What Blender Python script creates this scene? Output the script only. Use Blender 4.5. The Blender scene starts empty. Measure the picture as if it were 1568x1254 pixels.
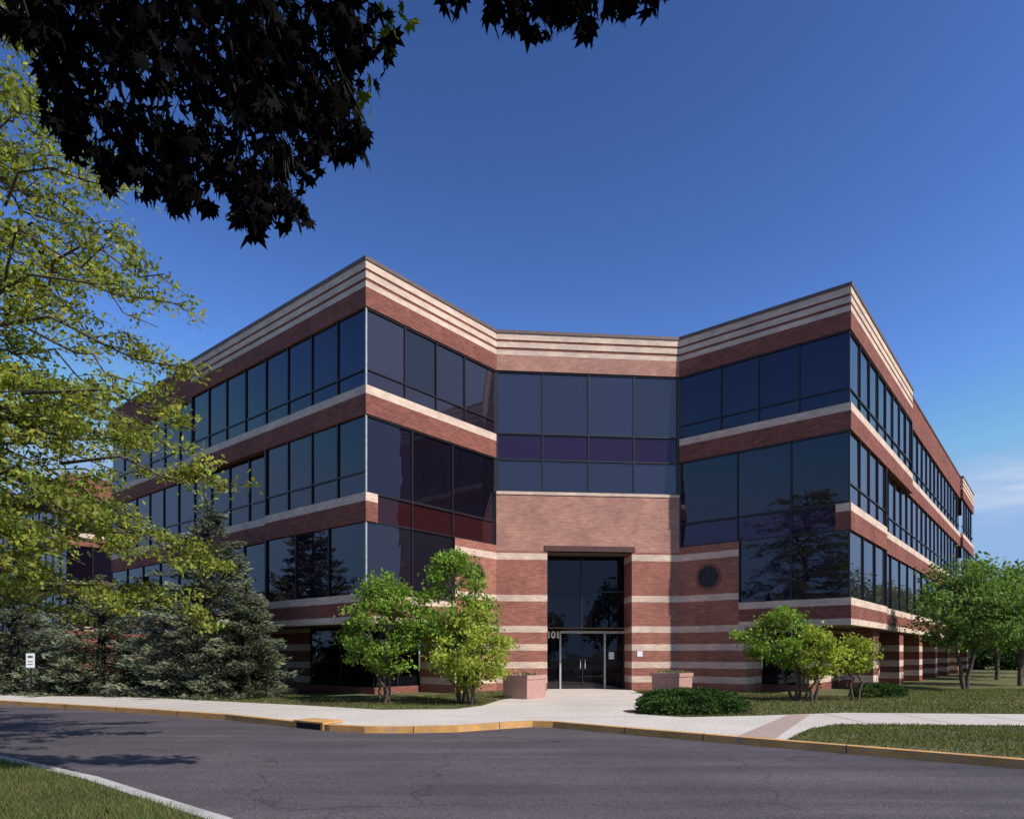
import bpy, math, random
import numpy as np
from mathutils import Vector, Matrix
R = np.random.default_rng(7)
random.seed(7)
S = bpy.context.scene
S.view_settings.view_transform = 'Standard'
S.view_settings.look = 'None'
S.view_settings.exposure = 0

# ------------------------------------------------------------------ materials
def newmat(name):
    m = bpy.data.materials.new(name); m.use_nodes = True
    nt = m.node_tree
    b = nt.nodes['Principled BSDF']
    return m, nt, b
def N(nt, t, **kw):
    n = nt.nodes.new(t)
    for k, v in kw.items():
        if hasattr(n, k): setattr(n, k, v)
        else: n.inputs[k].default_value = v
    return n
def L(nt, a, b): nt.links.new(a, b)
def noise(nt, vec, scale, detail=4, rough=0.6):
    n = N(nt, 'ShaderNodeTexNoise'); n.inputs['Scale'].default_value = scale
    n.inputs['Detail'].default_value = detail; n.inputs['Roughness'].default_value = rough
    L(nt, vec, n.inputs['Vector']); return n.outputs['Fac']
def ramp(nt, fac, stops):
    r = N(nt, 'ShaderNodeValToRGB'); cr = r.color_ramp
    while len(cr.elements) < len(stops): cr.elements.new(0.5)
    for e, (p, c) in zip(cr.elements, stops): e.position = p; e.color = (*c, 1)
    L(nt, fac, r.inputs[0]); return r.outputs[0]
def mixc(nt, a, b, fac, mode='MIX'):
    m = N(nt, 'ShaderNodeMix', data_type='RGBA', blend_type=mode)
    for s, v in ((0, fac), (6, a), (7, b)):
        if isinstance(v, (int, float)): m.inputs[s].default_value = v
        elif isinstance(v, tuple): m.inputs[s].default_value = (*v, 1)
        else: L(nt, v, m.inputs[s])
    return m.outputs[2]
def bump(nt, b, h, strength, dist):
    n = N(nt, 'ShaderNodeBump'); n.inputs['Strength'].default_value = strength
    n.inputs['Distance'].default_value = dist
    L(nt, h, n.inputs['Height']); L(nt, n.outputs[0], b.inputs['Normal'])

def brick_mat(name, c1, c2, mortar):
    m, nt, b = newmat(name)
    uv = N(nt, 'ShaderNodeUVMap'); uv.uv_map = 'UV'
    br = N(nt, 'ShaderNodeTexBrick')
    br.inputs['Color1'].default_value = (*c1, 1); br.inputs['Color2'].default_value = (*c2, 1)
    br.inputs['Mortar'].default_value = (*mortar, 1)
    br.inputs['Scale'].default_value = 1.0
    br.inputs['Brick Width'].default_value = 0.22; br.inputs['Row Height'].default_value = 0.075
    br.inputs['Mortar Size'].default_value = 0.008; br.inputs['Mortar Smooth'].default_value = 0.3
    L(nt, uv.outputs[0], br.inputs['Vector'])
    n1 = noise(nt, uv.outputs[0], 0.9, 3, .65)
    v = ramp(nt, n1, [(0.25, (.76, .74, .78)), (0.75, (1.2, 1.17, 1.14))])
    col = mixc(nt, br.outputs['Color'], v, 1.0, 'MULTIPLY')
    mp = N(nt, 'ShaderNodeMapping'); mp.inputs['Scale'].default_value = (1.0, 6.0, 1); L(nt, uv.outputs[0], mp.inputs[0])
    n2 = noise(nt, mp.outputs[0], 2.4, 3, .7)
    v2 = ramp(nt, n2, [(0.35, (.82, .82, .84)), (0.65, (1.1, 1.1, 1.08))])
    col = mixc(nt, col, v2, 0.9, 'MULTIPLY')
    L(nt, col, b.inputs['Base Color']); b.inputs['Roughness'].default_value = .9
    b.inputs['Specular IOR Level'].default_value = .12
    bump(nt, b, br.outputs['Fac'], -.35, .008)
    return m
M_BRICK = brick_mat('red_brick', (.28, .092, .066), (.18, .06, .05), (.27, .16, .13))
M_BRICK2 = brick_mat('rose_brick', (.50, .255, .195), (.40, .195, .15), (.44, .29, .23))
M_BRICK3 = brick_mat('warm_brick', (.41, .16, .112), (.29, .108, .08), (.36, .21, .17))
M_LIGHT = brick_mat('buff_brick', (.76, .59, .47), (.67, .51, .40), (.60, .47, .39))
def simple(name, c, rough=.6, metal=0, nsc=8, var=.25, bmp=0):
    m, nt, b = newmat(name)
    tc = N(nt, 'ShaderNodeTexCoord')
    n = noise(nt, tc.outputs['Object'], nsc, 3, .6)
    lo = tuple(x*(1-var) for x in c); hi = tuple(x*(1+var) for x in c)
    L(nt, ramp(nt, n, [(.3, lo), (.7, hi)]), b.inputs['Base Color'])
    b.inputs['Roughness'].default_value = rough; b.inputs['Metallic'].default_value = metal
    if bmp: bump(nt, b, n, .5, bmp)
    return m
M_CAP = simple('coping_metal', (.14, .085, .075), .5)
M_MULL = simple('dark_mullion', (.018, .013, .018), .4)
M_ALU = simple('aluminium_frame', (.5, .5, .5), .4, .3)
M_WHITE = simple('white_paint', (.82, .82, .82), .5, var=.03)
M_SOFF = simple('soffit', (.20, .15, .13), .8)
M_DARKRED = simple('lintel_metal', (.09, .035, .03), .5)
M_ROOF = simple('roof_membrane', (.2, .2, .2), .9)

def glass_mat(name, c, ior=1.75, var=.6, tint=(.82, .84, 1.0)):
    m, nt, b = newmat(name)
    g = N(nt, 'ShaderNodeNewGeometry')
    lo = tuple(x*(1-var) for x in c); hi = tuple(x*(1+var) for x in c)
    L(nt, ramp(nt, g.outputs['Random Per Island'], [(0, lo), (1, hi)]), b.inputs['Base Color'])
    b.inputs['Roughness'].default_value = .012
    b.inputs['IOR'].default_value = ior
    b.inputs['Specular Tint'].default_value = (*tint, 1)
    tc = N(nt, 'ShaderNodeTexCoord')
    n = noise(nt, tc.outputs['Object'], .9, 2, .4)
    bump(nt, b, n, .25, .02)
    return m
M_GLASS = glass_mat('tinted_glass', (.008, .006, .013), 1.68)
M_GLASSB = glass_mat('tinted_glass_with_blinds', (.024, .019, .030), 1.78, .5)
M_GLASSC = glass_mat('sky_toned_glass', (.017, .015, .036), 1.9, .25, (.82, .87, 1))  # centre bay panes: blue-grey of the reflected sky put into the base colour
M_SPAN = glass_mat('spandrel_glass', (.030, .008, .009), 1.5, .1)
M_SPAN2 = glass_mat('sky_toned_spandrel_glass', (.018, .008, .034), 1.6, .1, (.85, .75, 1))  # copy of the red spandrel glass, navy sky reflection painted into its colour
M_DOORG = glass_mat('door_glass', (.004, .004, .006), 1.5, .3)
M_ROUNDG = simple('dark_round_pane', (.008, .008, .012), .3)

def leaf_mat(name, c, trans=.35, tc_mul=(1.3, 1.35, .6)):
    m, nt, b = newmat(name); nt.nodes.remove(b)
    a = N(nt, 'ShaderNodeAttribute'); a.attribute_name = 'Col'
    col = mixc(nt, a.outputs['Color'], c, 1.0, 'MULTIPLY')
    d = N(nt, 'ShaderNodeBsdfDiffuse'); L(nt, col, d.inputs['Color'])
    t = N(nt, 'ShaderNodeBsdfTranslucent')
    col2 = mixc(nt, col, tc_mul, 1.0, 'MULTIPLY'); L(nt, col2, t.inputs['Color'])
    mx = N(nt, 'ShaderNodeMixShader'); mx.inputs[0].default_value = trans
    L(nt, d.outputs[0], mx.inputs[1]); L(nt, t.outputs[0], mx.inputs[2])
    L(nt, mx.outputs[0], nt.nodes['Material Output'].inputs[0])
    return m
M_BARK = simple('bark', (.09, .07, .055), .9, 0, 12, .5, .01)
M_BARKD = simple('dark_bark', (.02, .016, .016), .95, 0, 12, .4, .01)
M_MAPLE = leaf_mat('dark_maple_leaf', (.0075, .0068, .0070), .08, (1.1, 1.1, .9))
M_MAPLEG = leaf_mat('green_maple_leaf', (.12, .16, .02), .45)
M_YG = leaf_mat('yellow_green_leaf', (.28, .31, .065), .4)
M_GREEN = leaf_mat('green_leaf', (.21, .32, .06), .4)
M_YEL = leaf_mat('golden_green_leaf', (.36, .42, .08), .4)
M_MID = leaf_mat('mid_green_leaf', (.16, .25, .075), .35)
M_SPRUCE = leaf_mat('spruce_needles', (.145, .165, .105), .12)
M_JUN = leaf_mat('juniper_needles', (.07, .13, .035), .15)
M_BGL = leaf_mat('background_foliage', (.07, .11, .04), .2)
M_GRASSB = leaf_mat('grass_blade', (.15, .165, .06), .3)
M_PINK = leaf_mat('flower_petals', (.35, .12, .25), .3)

# ------------------------------------------------------------------ mesh helpers
def root(name, loc=(0, 0, 0)):
    e = bpy.data.objects.new(name, None); e.location = loc
    S.collection.objects.link(e); return e
def np_mesh(name, V, polys, mats, cols=None, parent=None, matidx=None, smooth=False):
    me = bpy.data.meshes.new(name); M, k = polys.shape
    me.vertices.add(len(V)); me.vertices.foreach_set('co', np.asarray(V, np.float32).ravel())
    me.loops.add(M*k); me.loops.foreach_set('vertex_index', polys.astype(np.int32).ravel())
    me.polygons.add(M)
    me.polygons.foreach_set('loop_start', np.arange(M, dtype=np.int32)*k)
    me.polygons.foreach_set('loop_total', np.full(M, k, np.int32))
    if smooth: me.polygons.foreach_set('use_smooth', np.ones(M, bool))
    me.update(calc_edges=True)
    if cols is not None:
        a = me.color_attributes.new('Col', 'FLOAT_COLOR', 'POINT')
        c4 = np.ones((len(V), 4), np.float32); c4[:, :3] = cols
        a.data.foreach_set('color', c4.ravel())
    for m in (mats if isinstance(mats, list) else [mats]): me.materials.append(m)
    if matidx is not None: me.polygons.foreach_set('material_index', matidx.astype(np.int32))
    o = bpy.data.objects.new(name, me); S.collection.objects.link(o)
    if parent: o.parent = parent; o.matrix_parent_inverse = Matrix.Translation(-Vector(parent.location))
    return o
class B:
    def __init__(s): s.v = []; s.f = []; s.uv = []; s.m = []; s.mats = []
    def mi(s, m):
        if m not in s.mats: s.mats.append(m)
        return s.mats.index(m)
    def face(s, pts, mat, uv=None):
        n = len(s.v); s.v += [tuple(p) for p in pts]; s.f.append(tuple(range(n, n+len(pts))))
        s.uv.append(uv or [(p[0], p[1]) for p in pts]); s.m.append(s.mi(mat))
    def build(s, name, parent=None, bevel=0):
        me = bpy.data.meshes.new(name); me.from_pydata(s.v, [], s.f); 
        u = me.uv_layers.new(name='UV')
        flat = [c for f in s.uv for p in f for c in p]; u.data.foreach_set('uv', flat)
        for m in s.mats: me.materials.append(m)
        me.polygons.foreach_set('material_index', s.m); me.update()
        o = bpy.data.objects.new(name, me); S.collection.objects.link(o)
        if parent: o.parent = parent; o.matrix_parent_inverse = Matrix.Translation(-Vector(parent.location))
        return o
def offs(path, d, closed=False):
    P = [Vector(p[:2]) for p in path]; out = []; n = len(P)
    for i in range(n):
        a = P[i-1] if (i > 0 or closed) else None
        c = P[(i+1) % n] if (i < n-1 or closed) else None
        ns = []
        if a is not None: t = (P[i]-a).normalized(); ns.append(Vector((t.y, -t.x)))
        if c is not None: t = (c-P[i]).normalized(); ns.append(Vector((t.y, -t.x)))
        if len(ns) == 1: m = ns[0]
        else:
            m = ns[0]+ns[1]; m = m/ (1+ns[0].dot(ns[1]))
        out.append(P[i]+m*d)
    return out
def strip(b, path, z0, z1, mat, off=0, thick=.3, closed=False, topmat=None):
    o = offs(path, off, closed); i_ = offs(path, off-thick, closed); n = len(o); u = 0
    rng = range(n if closed else n-1)
    for k in rng:
        j = (k+1) % n; l = (o[j]-o[k]).length
        a, c, ai, ci = o[k], o[j], i_[k], i_[j]
        U = [(u, z0), (u+l, z0), (u+l, z1), (u, z1)]
        b.face([(a.x, a.y, z0), (c.x, c.y, z0), (c.x, c.y, z1), (a.x, a.y, z1)], mat, U)
        b.face([(ci.x, ci.y, z0), (ai.x, ai.y, z0), (ai.x, ai.y, z1), (ci.x, ci.y, z1)], mat, U)
        U2 = [(u, 0), (u+l, 0), (u+l, thick), (u, thick)]
        b.face([(a.x, a.y, z1), (c.x, c.y, z1), (ci.x, ci.y, z1), (ai.x, ai.y, z1)], topmat or mat, U2)
        b.face([(ai.x, ai.y, z0), (ci.x, ci.y, z0), (c.x, c.y, z0), (a.x, a.y, z0)], mat, U2)
        u += l
    if not closed:
        for k in (0, n-1):
            a, ai = o[k], i_[k]
            b.face([(a.x, a.y, z0), (ai.x, ai.y, z0), (ai.x, ai.y, z1), (a.x, a.y, z1)], mat, [(0, z0), (thick, z0), (thick, z1), (0, z1)])
class Wall:
    def __init__(s, p, q):
        s.p = Vector(p[:2]); q = Vector(q[:2]); s.L = (q-s.p).length; s.t = (q-s.p)/s.L; s.n = Vector((s.t.y, -s.t.x))
    def pt(s, u, d=0): return s.p+s.t*u+s.n*d
    def p3(s, u, d, z): a = s.pt(u, d); return (a.x, a.y, z)
def obox(b, w, s0, s1, d0, d1, z0, z1, mat):
    c = [[w.p3(s, d, z) for z in (z0, z1)] for s, d in ((s0, d1), (s1, d1), (s1, d0), (s0, d0))]
    dims = [(s0, s1), (d0, d1), (s0, s1), (d0, d1)]
    for i in range(4):
        j = (i+1) % 4; e0, e1 = dims[i]
        b.face([c[i][0], c[j][0], c[j][1], c[i][1]], mat, [(e0, z0), (e1, z0), (e1, z1), (e0, z1)])
    b.face([c[0][1], c[1][1], c[2][1], c[3][1]], mat, [(s0, d1), (s1, d1), (s1, d0), (s0, d0)])
    b.face([c[3][0], c[2][0], c[1][0], c[0][0]], mat, [(s0, d1), (s1, d1), (s1, d0), (s0, d0)])
def glazing(bg, bm, w, s0, s1, z0, z1, mull, trans=(), mat=None, d=-.09, mw=.05, mm=None):
    mat = mat or M_GLASS; mm = mm or M_MULL
    ss = [s0]+list(mull)+[s1]; zs = [z0]+list(trans)+[z1]
    for a, c in zip(ss[:-1], ss[1:]):
        for e, f in zip(zs[:-1], zs[1:]):
            r = R.uniform(-.005, .005, 4)
            bg.face([w.p3(a, d+r[0], e), w.p3(c, d+r[1], e), w.p3(c, d+r[2], f), w.p3(a, d+r[3], f)], mat)
    for s in mull: obox(bm, w, s-mw/2, s+mw/2, d-.02, d+.055, z0, z1, mm)
    for z in trans:
        for a, c in zip(ss[:-1], ss[1:]): obox(bm, w, a+mw/2, c-mw/2, d-.02, d+.045, z-mw/2, z+mw/2, mm)

# ------------------------------------------------------------------ building
u = Vector((.637, .771)); v = Vector((-.771, .637))
P1 = Vector((-4.75, 21.77)); P2 = Vector((-.625, 26.74)); P3 = Vector((6.84, 27.4)); P4 = Vector((11.79, 23.3))
nA = Vector((-.637, -.771)); nD = Vector((.771, -.637))
SB = .17
bld = root('brick_office_building')
LA, LD = 21.7, 40.4
def path_level(t):
    pA = lambda s, o=0: P1+v*s-nA*o
    pD = lambda s, o=0: P4+u*s-nD*o
    return [pA(LA, SB), pA(t, SB), pA(t), P1, P2, P3, P4, pD(t), pD(t, SB), pD(33, SB), pD(33), pD(LD)]
wb = B(); gb = B(); mb = B()
pt3 = path_level(12.2)
def ring(path): return path+[P4+u*LD+v*20, P1+v*LA+u*20]
for (a, c, m, o) in [(12.79, 13.42, M_BRICK, 0), (13.42, 13.61, M_LIGHT, .004), (13.61, 13.72, M_BRICK, -.02), (13.72, 13.93, M_LIGHT, .004),
                  (13.93, 14.03, M_BRICK, -.02), (14.03, 14.28, M_LIGHT, .004)]:
    if m is M_LIGHT or o < 0:
        strip(wb, pt3[2:8], a, c, m, o)
        strip(wb, [pt3[0], pt3[1], pt3[2]+(pt3[1]-pt3[2])*.98], a, c, M_BRICK, 0)
        strip(wb, [pt3[8]+(pt3[7]-pt3[8])*.02, pt3[8], pt3[9], ], a, c, M_BRICK, 0)
        strip(wb, [pt3[10]+(pt3[9]-pt3[10])*.9, pt3[10], pt3[11], P4+u*LD+v*20], a, c, m, o)
    else: strip(wb, ring(pt3), a, c, m, o, thick=.6, closed=True)
strip(wb, ring(pt3), 14.28, 14.4, M_CAP, .04, .42, closed=True)
wA = Wall(P1+v*LA, P1); wB = Wall(P1, P2); wC = Wall(P2, P3); wE = Wall(P3, P4); wD = Wall(P4, P4+u*LD)
obox(wb, wC, .01, wC.L-.01, 0.0, .006, 12.795, 13.415, M_BRICK2)
for side in (0, 1):
    pp = pt3[0:5] if side == 0 else pt3[5:12]+[P4+u*LD+v*20]
    strip(wb, pp, 9.96, 10.24, M_LIGHT, .004, .5); strip(wb, pp, 9.3, 9.96, M_BRICK, 0, .6)
pt2 = path_level(6.13)
for pp in (pt2[0:4], pt2[6:12]+[P4+u*LD+v*20]):
    strip(wb, pp, 6.47, 6.75, M_LIGHT, .004, .5); strip(wb, pp, 5.81, 6.47, M_BRICK, 0, .5)
bB = wB.pt(4.12); bC = wE.pt(2.46)
for pp in (pt2[0:4]+[bB], [bC]+pt2[6:12]+[P4+u*LD+v*20]):
    strip(wb, pp, 3.19, 3.45, M_LIGHT, .004); strip(wb, pp, 2.72, 3.19, M_BRICK); strip(wb, pp, 2.5, 2.72, M_LIGHT, .004)
stripes = [.45, 1.03, 1.74, 2.47, 3.71, 5.38]
def striped(path, z0, z1, thick=.3, base=M_BRICK):
    cur = z0
    for s in stripes:
        a, c = s-.13, s+.13
        if c <= z0 or a >= z1: continue
        a = max(a, z0); c = min(c, z1)
        if a > cur: strip(wb, path, cur, a, base, 0, thick)
        strip(wb, path, a, c, M_LIGHT, .003, thick); cur = c
    if cur < z1: strip(wb, path, cur, z1, base, 0, thick)
D0, D1 = 2.05, 5.52; RC = 1.3
IN = 1.9
striped([wB.pt(4.12), P2, wC.pt(D0), wC.pt(D0, -RC)], 2.5, 5.6, base=M_BRICK3)
striped([wC.pt(D1, -RC), wC.pt(D1), P3, wE.pt(2.46)], 2.5, 5.6, base=M_BRICK3)
striped([wB.pt(4.12, -IN), wB.pt(4.12), P2, wC.pt(D0), wC.pt(D0, -RC)], -.1, 2.5, base=M_BRICK3)
striped([wC.pt(D1, -RC), wC.pt(D1), P3, wE.pt(2.69), wE.pt(2.69, -IN)], -.1, 2.5, base=M_BRICK3)
strip(wb, [wB.pt(4.12), P2], 5.6, 5.81, M_BRICK3); strip(wb, [P3, wE.pt(2.46)], 5.6, 5.81, M_BRICK3)
strip(wb, [P2, P3], 5.6, 7.85, M_BRICK2); strip(wb, [P2, P3], 7.85, 7.97, M_LIGHT, .03)
obox(wb, wC, D0-.12, D1+.12, -.1, .03, 5.6, 5.82, M_DARKRED)
obox(wb, wC, D0, D1, -RC, -.1, 5.6, 5.7, M_SOFF)
baseL = [P1+v*LA+u*IN, P1+v*IN+u*IN, wB.pt(4.12, -IN)]
baseR = [wE.pt(2.69, -IN), P4+v*IN+u*IN, P4+u*LD+v*IN]
wBL = Wall(baseL[0], baseL[1]); wBL2 = Wall(baseL[1], baseL[2]); wBR = Wall(baseR[0], baseR[1]); wBR2 = Wall(baseR[1], baseR[2])
brk = wBL.L-4.2
striped([wBL.pt(0), wBL.pt(brk)], -.1, 2.5)
for w, a, c in ((wBL, brk, wBL.L), (wBL2, 0, wBL2.L), (wBR, 0, wBR.L)):
    k = max(2, int((c-a)/1.6)); glazing(gb, mb, w, a, c, .25, 2.5, [a+(c-a)*i/k for i in range(1, k)], mat=M_DOORG)
    obox(wb, w, a, c, -.3, -.02, -.1, .25, M_BRICK)
striped([wBR2.pt(0), wBR2.pt(wBR2.L)], -.1, 2.5)
for t in (5.6, 11.2, 16.8, 22.4, 28.0, 33.6, 39.2):
    cur = -.1
    for s in [.45, 1.03, 1.74]:
        obox(wb, wD, t-.5, t+.5, -1.15, -.32, cur, s-.15, M_BRICK); obox(wb, wD, t-.503, t+.503, -1.153, -.317, s-.15, s+.15, M_LIGHT); cur = s+.15
    obox(wb, wD, t-.5, t+.5, -1.15, -.32, cur, 2.49, M_BRICK)
foot = offs(ring(path_level(6.13)), -.1, True)
wb.face([(p.x, p.y, 2.54) for p in reversed(foot)], M_SOFF)
foot3 = offs(ring(pt3), -.2, True)
wb.face([(p.x, p.y, 13.6) for p in foot3], M_ROOF)
wb.build('brick_walls', bld)
def runs(w, a, c, zz0, zz1, bay, tr, mat=None):
    k = max(1, round((c-a)/bay)); glazing(gb, mb, w, a, c, zz0, zz1, [a+(c-a)*i/k for i in range(1, k)], tr, mat)
for (t, z0, z1, tr, bay) in ((12.2, 10.24, 12.79, [10.78], 1.53), (6.13, 6.75, 9.3, [7.45], 1.53), (6.13, 3.45, 5.81, [], 2.04)):
    a1 = Wall(P1+v*t, P1); runs(a1, 0, a1.L-.08, z0, z1, bay, tr)
    a2 = Wall(P1+v*LA-nA*SB, P1+v*t-nA*SB); runs(a2, 0, a2.L, z0, z1, bay, tr)
    d1 = Wall(P4, P4+u*t); runs(d1, .08, d1.L, z0, z1, bay, tr, M_GLASSB)
    d2 = Wall(P4+u*t-nD*SB, P4+u*33-nD*SB); runs(d2, 0, d2.L, z0, z1, bay, tr, M_GLASSB)
    d3 = Wall(P4+u*33, P4+u*LD); runs(d3, 0, d3.L, z0, z1, bay, tr, M_GLASSB)
    obox(mb, a1, -.04, .04, -.3, -.01, z0, z1, M_MULL); obox(mb, d1, d1.L-.04, d1.L+.04, -.3, -.01, z0, z1, M_MULL)
glazing(gb, mb, wB, .08, wB.L-.03, 10.24, 12.79, [1.73, 3.22, 4.70], [10.78], mat=M_GLASSB)
glazing(gb, mb, wE, .03, wE.L-.08, 10.24, 12.79, [1.735, 3.21, 4.68], [10.78])
glazing(gb, mb, wB, .08, wB.L-.03, 6.75, 9.3, [2.05, 4.05])
glazing(gb, mb, wB, .08, wB.L-.03, 5.81, 6.75, [2.05, 4.05], mat=M_SPAN)
glazing(gb, mb, wB, .08, 4.12, 3.45, 5.81, [2.05], mat=M_GLASSB)
glazing(gb, mb, wE, .03, wE.L-.08, 6.75, 9.3, [2.4, 4.4])
glazing(gb, mb, wE, .03, wE.L-.08, 5.81, 6.75, [2.4, 4.4], mat=M_SPAN2)
glazing(gb, mb, wE, 2.46, wE.L-.08, 3.45, 5.81, [4.4])
for w in (wB, wE):
    obox(mb, w, .03, w.L-.1, -.09, -.04, 6.725, 6.775, M_MULL); obox(mb, w, .03, w.L-.1, -.09, -.04, 5.815, 5.86, M_MULL)
q4 = [wC.L*i/4 for i in (1, 2, 3)]
glazing(gb, mb, wC, .03, wC.L-.03, 10.3, 12.79, q4, mat=M_GLASSC); glazing(gb, mb, wC, .03, wC.L-.03, 9.26, 10.3, q4, mat=M_SPAN2)
glazing(gb, mb, wC, .03, wC.L-.03, 7.97, 9.26, q4, mat=M_GLASSC)
for zz in (10.3, 9.26): obox(mb, wC, .03, wC.L-.03, -.09, -.03, zz-.03, zz+.03, M_MULL)
for w, a, c, lv in ((wB, .08, wB.L-.02, [(10.24, 12.79), (6.75, 9.3)]), (wE, .02, wE.L-.08, [(10.24, 12.79), (6.75, 9.3)]), (wC, .02, wC.L-.02, [(7.97, 12.79)]),
                    (wD, .1, 12.2, [(10.24, 12.79)])):
    for a0, b0 in lv:
        obox(mb, w, a, c, -.09, -.035, b0-.06, b0-.003, M_MULL)
        obox(mb, w, a, c, -.09, -.035, a0+.003, a0+.05, M_MULL)
for P, mm in ((P1, M_ALU), (P4, M_MULL)):
    c0 = P-(nA+nD)*.06
    w = Wall(c0, c0+u)
    for z0, z1 in ((10.24, 12.79), (6.75, 9.3), (3.45, 5.81)):
        obox(mb, w, -.02, .03, -.035, .015, z0, z1, mm)
    obox(mb, w, -.02, .03, -.035, .015, 5.81, 6.75, M_MULL) if P is P4 else None
for P in (P2, P3):
    w = Wall(P-wC.n*.15, P-wC.n*.15+wC.t); obox(mb, w, -.09, .09, -.1, .1, 5.82, 9.29, M_MULL); obox(mb, w, -.09, .09, -.1, .1, 9.3, 12.78, M_MULL)
obox(mb, wB, 4.08, 4.16, -.2, -.01, 3.45, 5.81, M_MULL); obox(mb, wE, 2.42, 2.5, -.2, -.01, 3.45, 5.81, M_MULL)
e = Wall(wC.pt(D0, -RC+.05), wC.pt(D1, -RC+.05)); EL = e.L
glazing(gb, mb, e, 0, EL, 2.42, 5.6, [EL*.47], [4.1], mat=M_DOORG, d=0, mw=.06)
glazing(gb, mb, e, 0, EL, .02, 2.36, [], [], mat=M_DOORG, d=0)
fr = B()
obox(fr, e, 0, .69, -.03, .07, 2.35, 2.43, M_MULL); obox(fr, e, .69, EL, -.03, .08, 2.34, 2.44, M_ALU)
for s in (.03, .72, 2.62, EL-.04): obox(fr, e, s-.035, s+.035, -.03, .09, .0, 2.34, M_ALU if s in (.72, 2.62) else M_MULL)
obox(fr, e, 1.65, 1.69, -.03, .06, .02, 2.34, M_MULL)
for s in (1.57, 1.77): obox(fr, e, s-.015, s+.015, .08, .12, .85, 1.25, M_ALU)
for a, c in ((.76, 1.64), (1.70, 2.58)): obox(fr, e, a, c, -.02, .05, .02, .16, M_MULL)
obox(fr, e, .1, .62, -.02, .05, .02, .3, M_MULL)
obox(fr, e, 2.8, 3.03, .02, .03, 1.25, 1.55, M_WHITE)
fr.build('entrance_doors', bld)
gb.build('window_glass', bld); mb.build('window_mullions', bld)
cu = bpy.data.curves.new('street_number', 'FONT'); cu.body = '101'; cu.size = .40; cu.extrude = .012; cu.offset = .012; cu.space_character = .95
to = bpy.data.objects.new('street_number', cu); S.collection.objects.link(to); to.data.materials.append(M_WHITE)
pp = e.pt(.12, .14); to.location = (pp.x, pp.y, 2.14); to.rotation_euler = (math.pi/2, 0, math.atan2(e.t.y, e.t.x)); to.parent = bld
pl = B(); obox(pl, wC, D1+.2, D1+.45, .004, .02, 1.35, 1.6, M_ALU); obox(pl, wC, D1+.22, D1+.43, .02, .024, 1.37, 1.58, M_WHITE); pl.build('wall_plate', bld)
def roundwin(w, s, zc, r=.42):
    b = B(); k = 40
    for (r0, r1, d, m) in ((r-.05, r, .03, M_MULL), (r, r+.12, .018, M_BRICK)):
        for i in range(k):
            a0, a1 = 2*math.pi*i/k, 2*math.pi*(i+1)/k
            f = lambda rr, a, dd=d: w.p3(s+rr*math.cos(a), dd, zc+rr*math.sin(a))
            U = [(a0*.5, 0), (a0*.5, .1), (a1*.5, .1), (a1*.5, 0)]
            b.face([f(r0, a0), f(r1, a0), f(r1, a1), f(r0, a1)], m, U)
            b.face([f(r1, a0), f(r1, a0, 0), f(r1, a1, 0), f(r1, a1)], m, U)
            b.face([f(r0, a0), f(r0, a0, 0), f(r0, a1, 0), f(r0, a1)], m, U)
    b.face([w.p3(s+(r-.04)*math.cos(2*math.pi*i/k), .006, zc+(r-.04)*math.sin(2*math.pi*i/k)) for i in range(k)], M_ROUNDG)
    b.build('round_window', bld)
roundwin(wE, 1.25, 4.53); roundwin(wB, 5.25, 4.53)

wing = root('brick_office_wing')
Q = Vector((-31.9, 48)); wp = [Q+v*34, Q, Q+u*22, Q+u*22+v*34]
b2 = B(); g2 = B()
for a, c, m, o in ((-.1, 3.15, M_BRICK, 0), (3.15, 3.45, M_LIGHT, .004), (5.81, 6.42, M_BRICK, 0), (6.42, 6.75, M_LIGHT, .004), (9.3, 9.92, M_BRICK, 0), (9.92, 10.24, M_LIGHT, .004),
                (12.79, 14.3, M_BRICK, 0), (14.3, 14.4, M_CAP, .04)):
    strip(b2, wp, a, c, m, o, closed=True)
for i in range(3):
    w = Wall(wp[i], wp[i+1])
    for z0, z1 in ((3.45, 5.81), (6.75, 9.3), (10.24, 12.79)):
        k = int(w.L/1.6); glazing(g2, b2, w, 0, w.L, z0, z1, [w.L*j/k for j in range(1, k)])
b2.face([(p.x, p.y, 13.8) for p in wp], M_ROOF)
b2.build('walls', wing); g2.build('glass', wing)

# ------------------------------------------------------------------ ground
def ground_mat(name, c1, c2, c3, sc, bd=.02, rough=.95, fine=60):
    m, nt, b = newmat(name)
    tc = N(nt, 'ShaderNodeTexCoord'); P = tc.outputs['Object']
    n1 = noise(nt, P, sc, 4, .65); n2 = noise(nt, P, fine, 2, .7); n3 = noise(nt, P, sc*.18, 2, .5)
    col = ramp(nt, n1, [(.3, c1), (.7, c2)])
    col = mixc(nt, col, c3, ramp(nt, n3, [(.45, (0, 0, 0)), (.7, (.7, .7, .7))]))
    col = mixc(nt, col, ramp(nt, n2, [(.3, (.65, .65, .65)), (.7, (1.3, 1.3, 1.3))]), 1.0, 'MULTIPLY')
    L(nt, col, b.inputs['Base Color']); b.inputs['Roughness'].default_value = rough
    b.inputs['Specular IOR Level'].default_value = .25
    bump(nt, b, n2, .6, bd); return m
M_GRASS = ground_mat('grass', (.085, .095, .034), (.135, .135, .05), (.19, .16, .08), 1.2, .03)
M_MULCH = ground_mat('mulch', (.05, .028, .018), (.09, .05, .035), (.06, .04, .03), 4, .03)
M_CONC = ground_mat('concrete', (.55, .49, .43), (.64, .57, .50), (.47, .42, .37), .8, .003, .85, 25)
M_PAVER = ground_mat('pavers', (.38, .28, .235), (.44, .33, .28), (.36, .28, .24), 3, .004)
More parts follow.
